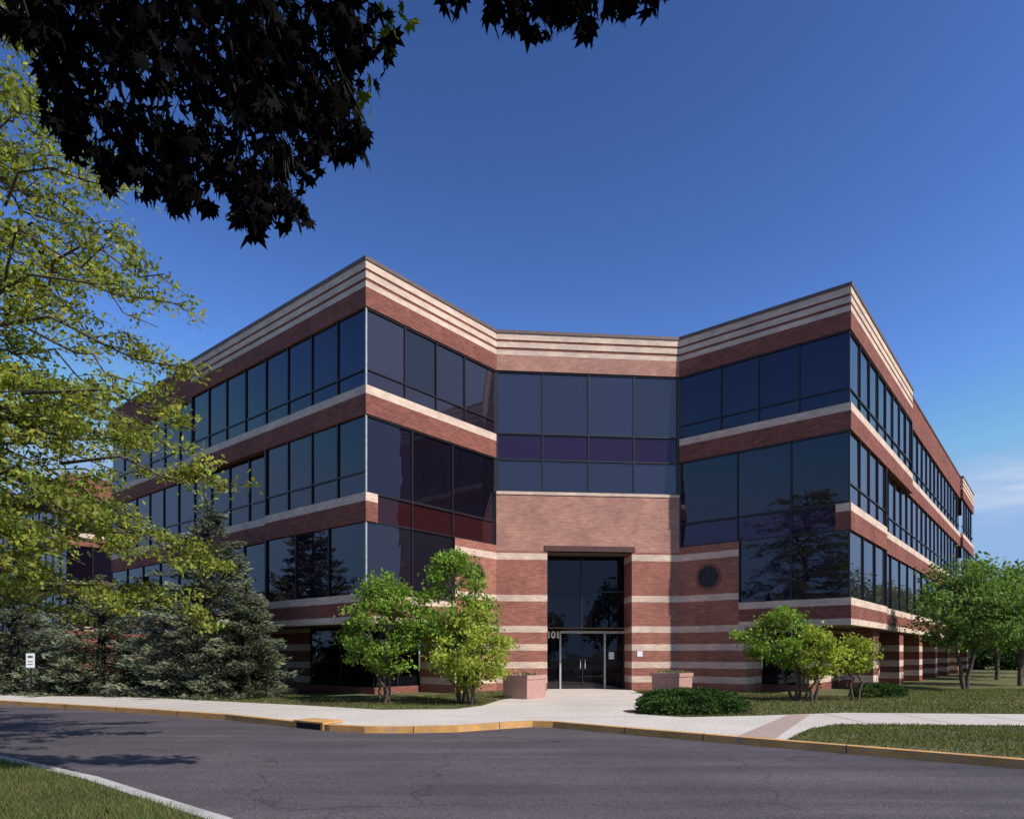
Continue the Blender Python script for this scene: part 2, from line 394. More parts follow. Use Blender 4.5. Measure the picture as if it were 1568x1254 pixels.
def asphalt():
    m, nt, b = newmat('asphalt')
    tc = N(nt, 'ShaderNodeTexCoord'); P = tc.outputs['Object']
    n1 = noise(nt, P, .35, 4, .6); n2 = noise(nt, P, 55, 3, .85)
    mp = N(nt, 'ShaderNodeMapping'); mp.inputs['Rotation'].default_value = (0, 0, .69); mp.inputs['Scale'].default_value = (.12, 1.5, 1); L(nt, P, mp.inputs[0])
    n3 = noise(nt, mp.outputs[0], 1, 4, .6)
    col = ramp(nt, n1, [(.3, (.082, .070, .078)), (.7, (.118, .102, .112))])
    col = mixc(nt, col, ramp(nt, n3, [(.35, (.76, .76, .78)), (.65, (1.2, 1.18, 1.17))]), 1.0, 'MULTIPLY')
    col = mixc(nt, col, ramp(nt, n2, [(.32, (.4, .4, .4)), (.55, (1.0, 1.0, 1.0)), (.72, (2.4, 2.4, 2.4))]), 1.0, 'MULTIPLY')
    vo = N(nt, 'ShaderNodeTexVoronoi', feature='DISTANCE_TO_EDGE'); vo.inputs['Scale'].default_value = .22
    wv = N(nt, 'ShaderNodeTexNoise'); wv.inputs['Scale'].default_value = 1.3; wv.inputs['Detail'].default_value = 4; L(nt, P, wv.inputs[0])
    ad = N(nt, 'ShaderNodeVectorMath', operation='MULTIPLY_ADD'); L(nt, wv.outputs['Color'], ad.inputs[0]); ad.inputs[1].default_value = (1.2, 1.2, 0); L(nt, P, ad.inputs[2])
    L(nt, ad.outputs[0], vo.inputs['Vector'])
    col = mixc(nt, col, ramp(nt, vo.outputs['Distance'], [(0, (.65, .65, .65)), (.005, (1, 1, 1))]), 1.0, 'MULTIPLY')
    L(nt, col, b.inputs['Base Color']); b.inputs['Roughness'].default_value = .85
    b.inputs['Specular IOR Level'].default_value = .2
    bump(nt, b, n2, .5, .006); return m
M_ASPH = asphalt()
def kerbmat(name, paint, under, amt):
    m, nt, b = newmat(name)
    tc = N(nt, 'ShaderNodeTexCoord'); P = tc.outputs['Object']
    n1 = noise(nt, P, 6, 5, .75); n2 = noise(nt, P, 1.2, 3, .6)
    col = mixc(nt, paint, under, ramp(nt, n1, [(amt, (0, 0, 0)), (amt+.14, (1, 1, 1))]))
    col = mixc(nt, col, ramp(nt, n2, [(.3, (.7, .68, .65)), (.7, (1.1, 1.1, 1.1))]), 1.0, 'MULTIPLY')
    L(nt, col, b.inputs['Base Color']); b.inputs['Roughness'].default_value = .8
    bump(nt, b, n1, .4, .006); return m
M_KERBY = kerbmat('yellow_kerb_paint', (.66, .35, .10), (.50, .30, .18), .48)
M_KERBG = kerbmat('grey_kerb', (.46, .44, .42), (.3, .28, .26), .55)

K = [(-90, 58.5), (-16.1, 21.1), (-9.5, 17.75), (-7, 16.35), (-4.9, 14.75), (-3.8, 13.95), (-3.0, 13.62), (-2.0, 13.6), (-1.1, 13.78), (0, 14.5), (.45, 14.75), (.9, 14.62), (1.5, 14.1), (2.75, 13.0), (4.62, 11.45), (7.13, 9.4), (14, 3.7), (60, -34)]
def poly(name, pts, z, mat):
    b = B(); b.face([(p[0], p[1], z) for p in pts], mat); return b.build(name)
poly('ground', [(-2500, -2500), (2500, -2500), (2500, 2500), (-2500, 2500)], -.16, M_GRASS)
Kin = offs(K, -.1)
poly('lawn', [(p.x, p.y) for p in Kin]+[(200, -34), (200, 220), (-200, 220), (-200, 58.5)], 0, M_GRASS)
poly('road', K+[(60, -60), (-90, -60)], -.12, M_ASPH)
kb = B()
strip(kb, K, -.15, .012, M_KERBY, 0, .17)
for i in range(1, len(K)-2):
    w = Wall(K[i], K[i+1])
    for s_ in np.arange(1.0, w.L, 2.4):
        obox(kb, w, s_-.008, s_+.008, -.1, .003, -.11, .0145, M_MULCH)
kb.build('road_kerb')
wi = [(p.x, p.y) for p in offs(K, -.15)]
plaza = [(1.35, 28.7), (4.95, 29.0), (4.8, 25), (4.7, 22.6), (4.05, 20.5), (3.5, 17.8), (3.3, 16.3), (4.0, 15.7), (5.9, 16.1), (8.4, 16.9), (12.6, 16.5), (40, 14.5), (40, 12.0), (10.7, 13.9), (6.9, 14.2), (5.9, 13.3)]+[wi[14]]+list(reversed(wi[1:14]))+\
        [(-90, 58.7), (-88, 61), (-15.4, 24.2), (-6.2, 19.4), (-3.5, 17.8), (-1.5, 18.0), (-.85, 19.2), (-.4, 21.4), (1.3, 25.6)]
poly('concrete_walk', plaza, .004, M_CONC)
poly('paver_ramp', [(4.1, 12.15), (4.6, 11.72), (7.3, 16.4), (6.7, 16.25)], .009, M_PAVER)
jb = B(); M_JOINT = simple('joint', (.2, .17, .15), .9)
def joint(a, c, w=.02, zz=.0085):
    a = Vector(a); c = Vector(c); t = (c-a).normalized(); nn = Vector((t.y, -t.x))*w/2
    jb.face([(a.x-nn.x, a.y-nn.y, zz), (a.x+nn.x, a.y+nn.y, zz), (c.x+nn.x, c.y+nn.y, zz), (c.x-nn.x, c.y-nn.y, zz)], M_JOINT)
for i in range(12):
    t = i/12; a = Vector((-15.9, 21.3)).lerp(Vector((-6.9, 16.7)), t); joint(a, a+Vector((1.0, 2.6)))
for yy in (15.6, 17.4, 19.2, 21, 22.8, 24.6, 26.4): joint((.2 if yy > 21 else -.6, yy-.1), (3.3 if yy < 19 else 4.2, yy+.25))
for xx in (7.6, 9.4, 11.2, 13, 14.8, 16.6): joint((xx, 14.2), (xx+.1, 16.6))
jb.build('walk_joints')
for nm, cx, cy, rx, ry in (('mulch_bed', 4.6, 17.1, 1.7, .95), ('mulch_bed', -4.9, 20.2, 1.5, .8), ('mulch_bed', -1.8, 21.4, 1.2, 1.0), ('mulch_bed', 9.3, 22.6, 2.8, 1.3), ('mulch_bed', -13, 25.4, 6, 2.4)):
    pts = [(cx+rx*math.cos(a)*(1+.08*math.sin(3*a)), cy+ry*math.sin(a)*(1+.06*math.cos(5*a))) for a in np.linspace(0, 2*math.pi, 30, endpoint=False)]
    poly(nm, pts, .0065 if cx != 4.6 else .012, M_MULCH)
I = [(-.9, -12), (-.75, 1), (-.95, 3.0), (-1.5, 4.6), (-2.53, 6.06), (-3.56, 6.9), (-5.0, 8.1), (-7.49, 9.8), (-12, 12.2), (-20, 16), (-90, 48)]
kb = B(); strip(kb, I, -.15, .012, M_KERBG, 0, .16); kb.build('island_kerb')
ip = [(p.x, p.y) for p in offs(I, -.1)]+[(-90, -12)]
poly('island_lawn', ip, 0, M_GRASS)
def inlet(name, a, c):
    w = Wall(a, c); b = B(); Ln = w.L
    M_IRON = simple('cast_iron', (.05, .045, .045), .6, .3)
    blk = simple('void', (.012, .010, .009), .95)
    obox(b, w, 0, Ln, -.55, .03, .016, .05, M_KERBY)
    obox(b, w, 0, .08, -.1, .025, -.13, .016, M_KERBY); obox(b, w, Ln-.08, Ln, -.1, .025, -.13, .016, M_KERBY)
    obox(b, w, .08, Ln-.08, -.1, .006, -.115, .0, blk)
    obox(b, w, .08, Ln-.08, -.1, .02, .0, .016, M_IRON)
    b.build(name)
inlet('storm_drain_inlet', (-4.75, 14.64), (-3.95, 14.06))

# ------------------------------------------------------------------ vegetation helpers
def unit(n): 
    a = R.normal(size=(n, 3)); return a/np.linalg.norm(a, axis=1)[:, None]
def leafquads(C, size, asp=.5, axis=None, spread=1.0, up=0.0):
    n = len(C); a = unit(n)
    if axis is not None: a = axis+a*spread; a /= np.linalg.norm(a, axis=1)[:, None]
    r = unit(n); r[:, 2] += up
    b = np.cross(a, r); b /= (np.linalg.norm(b, axis=1)[:, None]+1e-9)
    s = (size*R.uniform(.6, 1.3, n))[:, None]
    V = np.stack([C-a*s*.5, C+b*s*asp*.5, C+a*s*.5, C-b*s*asp*.5], 1).reshape(-1, 3)
    return V, np.arange(4*n).reshape(-1, 4)
def tube(pts, rad, sides=6):
    pts = np.array(pts, float); n = len(pts); V = []
    T = np.gradient(pts, axis=0); T /= np.linalg.norm(T, axis=1)[:, None]+1e-9
    ref = np.array([.31, .17, .93]) if abs(T[0][2]) < .8 else np.array([1., .1, 0])
    X = np.cross(T, ref); X /= np.linalg.norm(X, axis=1)[:, None]+1e-9; Y = np.cross(T, X)
    a = np.arange(sides)*2*math.pi/sides; rad = np.array(rad)[:, None, None]
    V = pts[:, None]+(X[:, None]*np.cos(a)[None, :, None]+Y[:, None]*np.sin(a)[None, :, None])*rad
    F = [[i*sides+k, i*sides+(k+1) % sides, (i+1)*sides+(k+1) % sides, (i+1)*sides+k] for i in range(n-1) for k in range(sides)]
    return V.reshape(-1, 3), np.array(F)
class Acc:
    def __init__(s): s.V = []; s.F = []; s.C = []; s.n = 0
    def add(s, V, F, C=None):
        s.V.append(V); s.F.append(F+s.n); s.n += len(V)
        if C is not None: s.C.append(C)
    def obj(s, name, mat, parent, smooth=False):
        if not s.V: return
        return np_mesh(name, np.concatenate(s.V), np.concatenate(s.F), mat, np.concatenate(s.C) if s.C else None, parent, smooth=smooth)
def curve(a, c, sag=0, wob=.1, k=7):
    a = np.array(a, float); c = np.array(c, float); t = np.linspace(0, 1, k)[:, None]
    p = a*(1-t)+c*t; d = np.linalg.norm(c-a)
    p += (R.normal(size=(k, 3))*wob*d*.15)*(t*(1-t)*4); p[:, 2] += sag*(t[:, 0]*(1-t[:, 0])*4)
    return p
def leafcols(n, k, clump=None, var=.25, yel=.15):
    b = R.uniform(1-var, 1+var, n)
    if clump is not None: b = b*clump
    c = np.stack([b*(1+R.uniform(-yel, yel, n)), b, b*R.uniform(.8, 1.2, n)], 1)
    return np.repeat(c, k, 0)

def small_tree(name, base, h, rx, crown_lo, mat, nclump=60, per=90, leaf=.1, stems=4, clump_r=.28, bark=M_BARK, lean=(0, 0), trunk_r=.05, ry=None, shell=.5, top_taper=.35, wob=.3):
    ry = ry or rx
    rt = root(name, (base[0], base[1], 0)); W = Acc(); Lf = Acc()
    bx, by = base; H = h-crown_lo
    cs = []
    while len(cs) < nclump:
        d = unit(1)[0]*(R.uniform(shell, 1)**.6)
        zz = crown_lo+H*(.5+.5*d[2])
        tp = 1-top_taper*max(0, d[2])
        p = np.array([bx+lean[0]+d[0]*rx*tp, by+lean[1]+d[1]*ry*tp, zz])
        wv = .82+.32*math.sin(3.1*math.atan2(d[1], d[0])+bx*3)*math.cos(2.3*d[2]*2+by)
        p[0] = bx+lean[0]+(p[0]-bx-lean[0])*wv; p[1] = by+lean[1]+(p[1]-by-lean[1])*wv
        cs.append(p)
    cs = np.array(cs)
    heads = []
    for s in range(stems):
        a = 2*math.pi*s/stems+R.uniform(-.4, .4)
        top = np.array([bx+lean[0]*.7+math.cos(a)*rx*.38*(stems > 1), by+lean[1]*.7+math.sin(a)*ry*.38*(stems > 1), crown_lo+H*R.uniform(.55, .8)])
        c = curve((bx+math.cos(a)*.08*(stems > 1), by+math.sin(a)*.08*(stems > 1), -.05), top, 0, wob, 9)
        V, F = tube(c, np.linspace(trunk_r, trunk_r*.35, 9), 7); W.add(V, F); heads.append(c)
    H_ = np.concatenate([hh[3:] for hh in heads])
    for c in cs:
        dd = np.linalg.norm(H_-c, axis=1)+np.maximum(0, H_[:, 2]-c[2])*1.5; st = H_[np.argmin(dd)]
        V, F = tube(curve(st, c, .05, .4, 5), np.linspace(trunk_r*.3, .006, 5), 4); W.add(V, F)
        m = int(per*R.uniform(.5, 1.4)); r = clump_r*R.uniform(.6, 1.35)
        P = c+R.normal(size=(m, 3))*r*np.array([.62, .62, .36])
        V, F = leafquads(P, leaf, .6, up=.8); cf = R.uniform(.7, 1.25)
        Lf.add(V, F, leafcols(m, 4, cf))
    W.obj('trunk_and_limbs', bark, rt, True); Lf.obj('crown_foliage', mat, rt); return rt

small_tree('ornamental_tree', (-3.85, 20.3), 4.1, 1.7, .9, M_GREEN, 92, 100, .12, 4, .27, top_taper=.6)
small_tree('ornamental_tree', (-1.6, 20.6), 4.7, 1.5, 1.4, M_GREEN, 78, 95, .12, 3, .27, lean=(-.1, 0), top_taper=.5)
small_tree('ornamental_tree', (-1.2, 19.7), 3.0, 1.3, .4, M_YEL, 74, 105, .12, 4, .26, top_taper=.4)
small_tree('ornamental_tree', (9.0, 21.3), 2.95, 1.35, 1.0, M_GREEN, 48, 80, .12, 3, .26, lean=(-.4, 0))
small_tree('ornamental_tree', (9.35, 20.9), 2.4, .8, .6, M_YEL, 34, 85, .12, 3, .23, lean=(.1, 0))
small_tree('ornamental_tree', (10.95, 21.4), 2.05, .75, .95, M_YEL, 28, 70, .12, 2, .22)
small_tree('lawn_tree', (18.9, 27.9), 5.5, 2.5, 1.5, M_MID, 115, 90, .17, 2, .45, trunk_r=.09, top_taper=.4, wob=.1)
small_tree('lawn_tree', (23.5, 31), 5.6, 2.6, 1.7, M_MID, 100, 75, .18, 1, .45, trunk_r=.11, wob=.1)
small_tree('lawn_tree', (27.5, 38), 5.9, 2.9, 1.8, M_MID, 90, 65, .22, 1, .55, trunk_r=.12, wob=.1)
small_tree('lawn_tree', (32, 42), 6.2, 3.2, 1.9, M_MID, 90, 60, .24, 1, .6, trunk_r=.13, wob=.1)
small_tree('lawn_tree', (38.5, 50), 6.5, 3.3, 1.9, M_MID, 80, 55, .28, 1, .6, trunk_r=.13, wob=.1)

def spruce(name, base, h, r, mat=M_SPRUCE, dens=1.0, z0=.15, nl=26, leaf=.2):
    rt = root(name, (base[0], base[1], 0)); W = Acc(); Lf = Acc(); bx, by = base
    V, F = tube([(bx, by, -.05), (bx+.05, by, h*.5), (bx, by, h*.97)], [r*.06+.03, r*.04+.02, .015], 7); W.add(V, F)
    for i in range(nl):
        f = i/(nl-1); zc = z0+(h-z0)*f**.95
        Rr = r*(1-f)**.7*R.uniform(.8, 1.15)+.08
        nb = int(6+9*(1-f))
        for k in range(nb):
            a = R.uniform(0, 2*math.pi); ln = Rr*R.uniform(.6, 1.12)
            zz = zc+R.uniform(-.12, .12)
            tip = np.array([bx+math.cos(a)*ln, by+math.sin(a)*ln, max(.08, zz+ln*R.uniform(-.2, .16))])
            c = curve((bx, by, zz), tip, -.06*ln, .2, 6)
            V, F = tube(c, np.linspace(.022, .005, 6), 4); W.add(V, F)
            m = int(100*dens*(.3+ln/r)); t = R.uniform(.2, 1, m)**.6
            idx = t*5; i0 = np.minimum(idx.astype(int), 4); fr_ = (idx-i0)[:, None]
            P = c[i0]*(1-fr_)+c[i0+1]*fr_
            wd = .05+.2*(1-t)*ln*.5+.03
            P = P+R.normal(size=(m, 3))*np.stack([wd, wd, wd*.5], 1)
            P[:, 2] = np.maximum(P[:, 2], .03)
            ax = np.tile(np.array([math.cos(a), math.sin(a), .25]), (m, 1))
            V, F = leafquads(P, leaf*(.6 if ln < .5 else 1), .26, ax, .6)
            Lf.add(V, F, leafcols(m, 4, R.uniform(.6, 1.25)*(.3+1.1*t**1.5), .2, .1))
    W.obj('trunk_and_limbs', M_BARKD, rt); Lf.obj('needles', mat, rt); return rt
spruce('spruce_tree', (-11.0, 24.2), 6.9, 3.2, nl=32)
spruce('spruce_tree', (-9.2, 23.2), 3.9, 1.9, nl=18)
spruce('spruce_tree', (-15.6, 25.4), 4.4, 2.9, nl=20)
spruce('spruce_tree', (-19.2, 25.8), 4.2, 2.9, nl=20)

def mound(name, c, rx, ry, h, mat, n=9000, leaf=.11):
    rt = root(name, (c[0], c[1], 0)); d = unit(n); d[:, 2] = abs(d[:, 2])
    k = 1+.10*np.sin(d[:, 0]*9+d[:, 1]*7)+.07*np.cos(d[:, 1]*13+d[:, 2]*8)
    rr = (R.uniform(.72, 1.0, n)**.5*k)[:, None]
    sq = np.array([rx, ry, h]); P = np.array([c[0], c[1], 0.02])+d*sq*rr
    P[:, 2] = .02+h*(np.maximum(0, (P[:, 2]-.02)/h))**.6
    ax = d*np.array([1, 1, .6]); V, F = leafquads(P, leaf, .3, ax, .9)
    Lf = Acc(); Lf.add(V, F, leafcols(n, 4, .75+.5*(k-.9), .3, .15)); Lf.obj('needles', mat, rt)
    W = Acc()
    for i in range(14):
        a = 2*math.pi*i/14; V, F = tube(curve((c[0], c[1], 0), (c[0]+rx*.75*math.cos(a), c[1]+ry*.75*math.sin(a), h*.5), .05, .2, 5), np.linspace(.02, .005, 5), 4); W.add(V, F)
    W.obj('stems', M_BARKD, rt)
mound('juniper_bush', (4.5, 16.85), 1.33, .75, .58, M_JUN, 13000)
mound('juniper_bush', (12.6, 23.0), .9, .5, .45, M_JUN, 4000)

def tiered_tree(name, base, H):
    rt = root(name, (base[0], base[1], 0)); W = Acc(); Lf = Acc(); bx, by = base
    tr = curve((bx, by, -.05), (bx+.3, by, H), 0, .15, 14); V, F = tube(tr, np.linspace(.26, .03, 14), 9); W.add(V, F)
    prof = [(1.6, 4.8), (2.2, 5.3), (3.0, 5.8), (4.2, 6.1), (5.4, 6.0), (6.4, 5.7), (7.4, 5.4), (8.4, 4.9), (9.4, 4.4), (10.6, 3.9), (12, 3.2), (13.5, 1.6), (14.5, .5)]
    pz = [p[0] for p in prof]; pr = [p[1] for p in prof]
    nb = 175
    for i in range(nb):
        zt = 2.0+(H-2.4)*((i+R.uniform(0, 1))/nb)**1.12
        a = R.uniform(-math.pi, math.pi)
        if i % 2: a = R.uniform(-1.1, 1.0)
        rad = np.interp(zt, pz, pr)*R.uniform(.55, 1.05)
        z_s = min(H*.95, zt+R.uniform(-.2, .5)) if zt > 4 else zt+.8
        k = int(np.clip(z_s/H*13, 0, 13)); st = tr[k].copy(); st[2] = z_s
        tip = np.array([bx+math.cos(a)*rad, by+math.sin(a)*rad, zt+R.uniform(-.25, .25)])
        c = curve(st, tip, .12*rad*.6, .3, 10)
        V, F = tube(c, np.linspace(.045*(rad/5), .008, 10), 5); W.add(V, F)
        nt_ = int(9*rad/4)+5
        for j in range(nt_):
            t = R.uniform(.32, 1.0); ii = min(int(t*9), 8); p0 = c[ii]+(c[ii+1]-c[ii])*(t*9-ii)
            sa = a+R.choice([-1, 1])*R.uniform(.3, 1.3); ln = R.uniform(.35, 1.0)*(1.15-.5*t)
            p1 = p0+np.array([math.cos(sa)*ln, math.sin(sa)*ln, R.uniform(-.35, .15)*ln])
            cc = curve(p0, p1, .04, .35, 6); V, F = tube(cc, np.linspace(.011, .003, 6), 3); W.add(V, F)
            m = int(28*R.uniform(.6, 1.4)*(1.6 if zt < 6 else .95)); tt = R.uniform(.15, 1.05, m)*5; i0 = np.minimum(tt.astype(int), 4); f_ = (tt-i0)[:, None]
            P = cc[i0]*(1-f_)+cc[i0+1]*f_+R.normal(size=(m, 3))*np.array([.10, .10, .06])
            V, F = leafquads(P, .10, .5, up=.8)
            Lf.add(V, F, leafcols(m, 4, R.uniform(.7, 1.25), .25, .18))
    W.obj('trunk_and_limbs', M_BARK, rt); Lf.obj('crown_foliage', M_YG, rt)
tiered_tree('pin_oak_tree', (-10.6, 10.0), 13.0)

ml = [(0, 0), (.10, .07), (.40, -.08), (.30, .13), (.62, .34), (.36, .36), (.44, .66), (.17, .52), (0, 1.0)]
ml = ml+[(-x, y) for x, y in reversed(ml[1:-1])]
def maple_leaves(C, size, acc, mulc=1.0):
    n = len(C); k = len(ml); T = np.array([(x, y, -.22*abs(x)-.12*y*y) for x, y in ml]+[(0, .3, .02)])
    T[:, 1] -= .1
    tip = unit(n)*.7+np.array([0, 0, -1.0]); tip /= np.linalg.norm(tip, axis=1)[:, None]
    r = unit(n); xx = np.cross(tip, r); xx /= np.linalg.norm(xx, axis=1)[:, None]; nn = np.cross(xx, tip)
    s = (size*R.uniform(.6, 1.25, n))[:, None, None]; wd = R.uniform(.65, .95, n)[:, None, None]
    V = C[:, None, :]+s*(T[None, :, 0:1]*xx[:, None]*wd+T[None, :, 1:2]*tip[:, None]+T[None, :, 2:3]*nn[:, None]*R.uniform(.2, 2.2, n)[:, None, None])
    F = np.array([[k, i, (i+1) % k] for i in range(k)])
    FF = (F[None]+(np.arange(n)*(k+1))[:, None, None]).reshape(-1, 3)
    acc.add(V.reshape(-1, 3), FF, leafcols(n, k+1, mulc, .35, .1))
mp = root('maple_tree', (-5.6, 2.4, 0)); W = Acc(); Lf = Acc(); Lg = Acc()
trk = curve((-5.6, 2.4, -.05), (-5.2, 2.7, 9.5), 0, .12, 12); V, F = tube(trk, np.linspace(.24, .09, 12), 10); W.add(V, F)
blobs = [(-4.05, 5.5, 6.95, .4), (-3.7, 5.5, 6.65, .3), (-3.24, 5.4, 6.6, .45), (-3.45, 5.5, 6.05, .28), (-3.66, 5.5, 5.9, .16), (-3.2, 5.6, 5.75, .28), (-2.9, 5.6, 5.7, .3), (-2.6, 5.4, 6.3, .6), (-2.43, 5.5, 5.5, .3), (-2.08, 5.5, 5.25, .26), (-1.9, 5.5, 5.85, .4),
         (-3.56, 5.5, 5.70, .16), (-3.29, 5.5, 5.50, .18), (-2.92, 5.5, 5.36, .18), (-2.62, 5.5, 5.24, .15), (-2.16, 5.5, 5.07, .14), (-1.79, 5.5, 5.14, .12), (-1.2, 5.5, 5.8, .10), (-1.62, 5.5, 5.6, .12), (-3.75, 5.5, 6.2, .15),
         (-1.79, 5.4, 6.45, .55), (-1.52, 5.5, 5.95, .28), (-1.28, 5.5, 6.6, .33), (-1.35, 5.6, 5.75, .16), (-2.3, 5.9, 6.8, .5), (-3.6, 5.2, 6.35, .22), (-1.95, 5.5, 5.45, .26),
         (-.5, 5.5, 6.95, .16), (-.13, 5.5, 6.92, .2), (.1, 5.5, 6.7, .1), (.25, 5.5, 6.84, .2), (.5, 5.5, 6.86, .18), (.85, 5.5, 6.92, .18), (1.12, 5.5, 6.93, .14), (.6, 5.5, 6.67, .07),
         (-3.0, 5.4, 7.4, .6), (-1.8, 5.4, 7.4, .6), (-.7, 5.3, 7.5, .5), (.4, 5.4, 7.4, .45), (1.2, 5.4, 7.4, .35), (-4.3, 4.6, 7.6, .7), (-3.2, 4.4, 8.2, .7), (-1.8, 4.6, 8.2, .7), (-.5, 4.6, 8.2, .6), (-3.9, 5.2, 7.1, .45),
         (-5, 3.4, 8.8, .8), (-4, 3, 9.5, .9), (-6, 4, 8, .8), (-6.6, 3, 9, .9), (-5.5, 1.6, 9, .9), (-6.8, 1.6, 8, .8), (-5.4, 2.6, 10.3, .9), (-4.2, 1.5, 8.5, .8), (-6.2, 4.4, 9.6, .8), (-7, 4.5, 7, .7), (-5.6, 5.2, 7.4, .7)]
hub = np.array([-4.3, 3.6, 8.2]); V, F = tube(curve(trk[8], hub, .2, .2, 6), np.linspace(.1, .06, 6), 7); W.add(V, F)
hub2 = np.array([-2.4, 4.9, 8.0]); V, F = tube(curve(hub, hub2, .15, .2, 6), np.linspace(.06, .04, 6), 7); W.add(V, F)
for (x, y, zc, r) in blobs:
    k = int(np.clip((zc-1.2)/9.5*11, 4, 11)); st = trk[min(k, 9)]
    if y > 5.1: st = hub2 if x > -3.3 else hub
    c = curve(st, (x, y, zc+.05), .1, .2, 9); V, F = tube(c, np.linspace(.022, .005, 9), 5); W.add(V, F)
    m = int(95*(r/.35)**2) if r < .65 else 230
    m = max(9, int(m*(1.4 if r <= .25 else 1.0)))
    P = np.array([x, y, zc])+unit(m)*(R.uniform(0, 1, m)**.5)[:, None]*r*np.array([1.05, 1.2, 1.0])
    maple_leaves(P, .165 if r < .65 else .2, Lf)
    for j in range(int(4+r*8)):
        q = P[R.integers(m)]; V, F = tube(curve(c[-2], q, .02, .3, 4), np.linspace(.006, .003, 4), 3); W.add(V, F)
for (x, y, zc) in ((-.98, 5.6, 6.62), (-1.0, 5.6, 6.85), (-1.28, 5.7, 6.2), (-.9, 5.5, 6.75)):
    maple_leaves(np.array([x, y, zc])+R.normal(size=(5, 3))*.07, .14, Lg)
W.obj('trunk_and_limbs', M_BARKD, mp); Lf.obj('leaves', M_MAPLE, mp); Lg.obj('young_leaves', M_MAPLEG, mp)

def far_trees(name, pts, leaf=.55, low=.58):
    rt = root(name); W = Acc(); Lf = Acc()
    for (x, y, h, r, kind) in pts:
        V, F = tube([(x, y, -.1), (x, y, h*.5), (x, y, h*.9)], [.25, .18, .04], 6); W.add(V, F)
        if kind == 1:
            m = 1300; f = R.uniform(0.04, 1, m); a = R.uniform(0, 2*math.pi, m); rr = r*(1-f)*R.uniform(.3, 1.05, m)*(1+.25*np.sin(f*40))
            P = np.stack([x+rr*np.cos(a), y+rr*np.sin(a), h*f], 1)
            V, F = leafquads(P, leaf*1.1, .45); Lf.add(V, F, leafcols(m, 4, .6, .3, .1))
        else:
            for q in range(30):
                d = unit(1)[0]*R.uniform(.35, 1)**.6; c = np.array([x+d[0]*r, y+d[1]*r, h*low+d[2]*h*(.98-low)])
                m = 50; P = c+R.normal(size=(m, 3))*r*.19; V, F = leafquads(P, leaf*1.15, .6); Lf.add(V, F, leafcols(m, 4, R.uniform(.7, 1.2), .25, .15))
    W.obj('trunks', M_BARKD, rt); Lf.obj('foliage', M_BGL, rt)
pts = []
for i in range(15):
    x = -75+i*10+R.uniform(-3, 3); pts.append((x, -38+R.uniform(-8, 5), R.uniform(7, 12), R.uniform(2.6, 4.2), 1 if R.uniform() < .35 else 0))
for i in range(12):
    pts.append((-60+R.uniform(-8, 8), -30+i*8, R.uniform(8, 12), R.uniform(3, 4.5), 1 if R.uniform() < .35 else 0))
far_trees('distant_trees', pts)
pts = [(60+R.uniform(-4, 30), 55+i*6, R.uniform(6, 9), R.uniform(3.5, 5), 0) for i in range(12)]+[(48+i*9, 78+R.uniform(-6, 6), R.uniform(6, 9), 4.5, 0) for i in range(9)]
pts += [(-50-R.uniform(0, 10)-i*4, 44+i*3, R.uniform(7, 10), 4, 0) for i in range(7)]+[(56+R.uniform(0, 20), -8+i*7, R.uniform(6, 9), 4, 0) for i in range(9)]
far_trees('distant_trees', pts, .6)
# low shrubs closing the view beyond the right end of the building
far_trees('distant_shrubs', [(43.5+i*2.4+R.uniform(-.5, .5), 62-i*.9+R.uniform(-1, 1), R.uniform(2.4, 4.4), R.uniform(1.9, 2.6), 0) for i in range(9)], .42, .5)

def inpoly(P, poly):
    x, y = P[:, 0], P[:, 1]; ins = np.zeros(len(P), bool); n = len(poly); j = n-1
    for i in range(n):
        xi, yi = poly[i]; xj, yj = poly[j]
        c = ((yi > y) != (yj > y)) & (x < (xj-xi)*(y-yi)/((yj-yi)+1e-12)+xi); ins ^= c; j = i
    return ins
def blades(name, polyg, box, n, h=.06, w=.012, excl=None):
    P = np.stack([R.uniform(box[0], box[1], n), R.uniform(box[2], box[3], n)], 1)
    k = inpoly(P, polyg)
    for e_ in (excl or []): k &= ~inpoly(P, e_)
    dn = .55+.45*np.sin(P[:, 0]*1.9+np.sin(P[:, 1]*1.3)*2)*np.cos(P[:, 1]*2.3+P[:, 0]*.7)
    k &= R.uniform(0, 1, len(P)) < .45+.55*dn
    P = P[k]; n = len(P); a = R.uniform(0, 2*math.pi, n); hh = h*R.uniform(.5, 1.3, n)*(.75+.4*dn[k]); ln = R.normal(size=(n, 2))*.35*h
    d = np.stack([np.cos(a)*w/2, np.sin(a)*w/2], 1); z0 = np.zeros(n)
    V = np.stack([np.column_stack([P-d, z0]), np.column_stack([P+d, z0]), np.column_stack([P+ln, hh])], 1).reshape(-1, 3)
    cl = .65+.4*dn[k]
    np_mesh(name, V, np.arange(3*n).reshape(-1, 3), M_GRASSB, leafcols(n, 3, cl, .3, .3))
isl = [(p.x, p.y) for p in offs(I, -.17)]+[(-90, -12)]
blades('grass', isl, (-9, -1.5, 5, 11), 110000, .065, .012)
lawnp = [(p.x, p.y) for p in offs(K, -.18)]+[(200, -34), (200, 220), (-200, 220), (-200, 58.5)]
blades('grass', lawnp, (4, 14, 7, 16), 70000, .05, .018, [plaza])
blades('grass', lawnp, (3, 24, 16, 28), 60000, .06, .028, [plaza, [(-4.7, 21.7), (-.6, 26.7), (6.8, 27.3), (11.7, 23.3), (22, 34), (0, 40)]])
blades('grass', lawnp, (-20, 3, 16, 27), 70000, .06, .026, [plaza, [(-4.7, 21.7), (-.6, 26.7), (6.8, 27.3), (0, 40), (-21, 36)]])

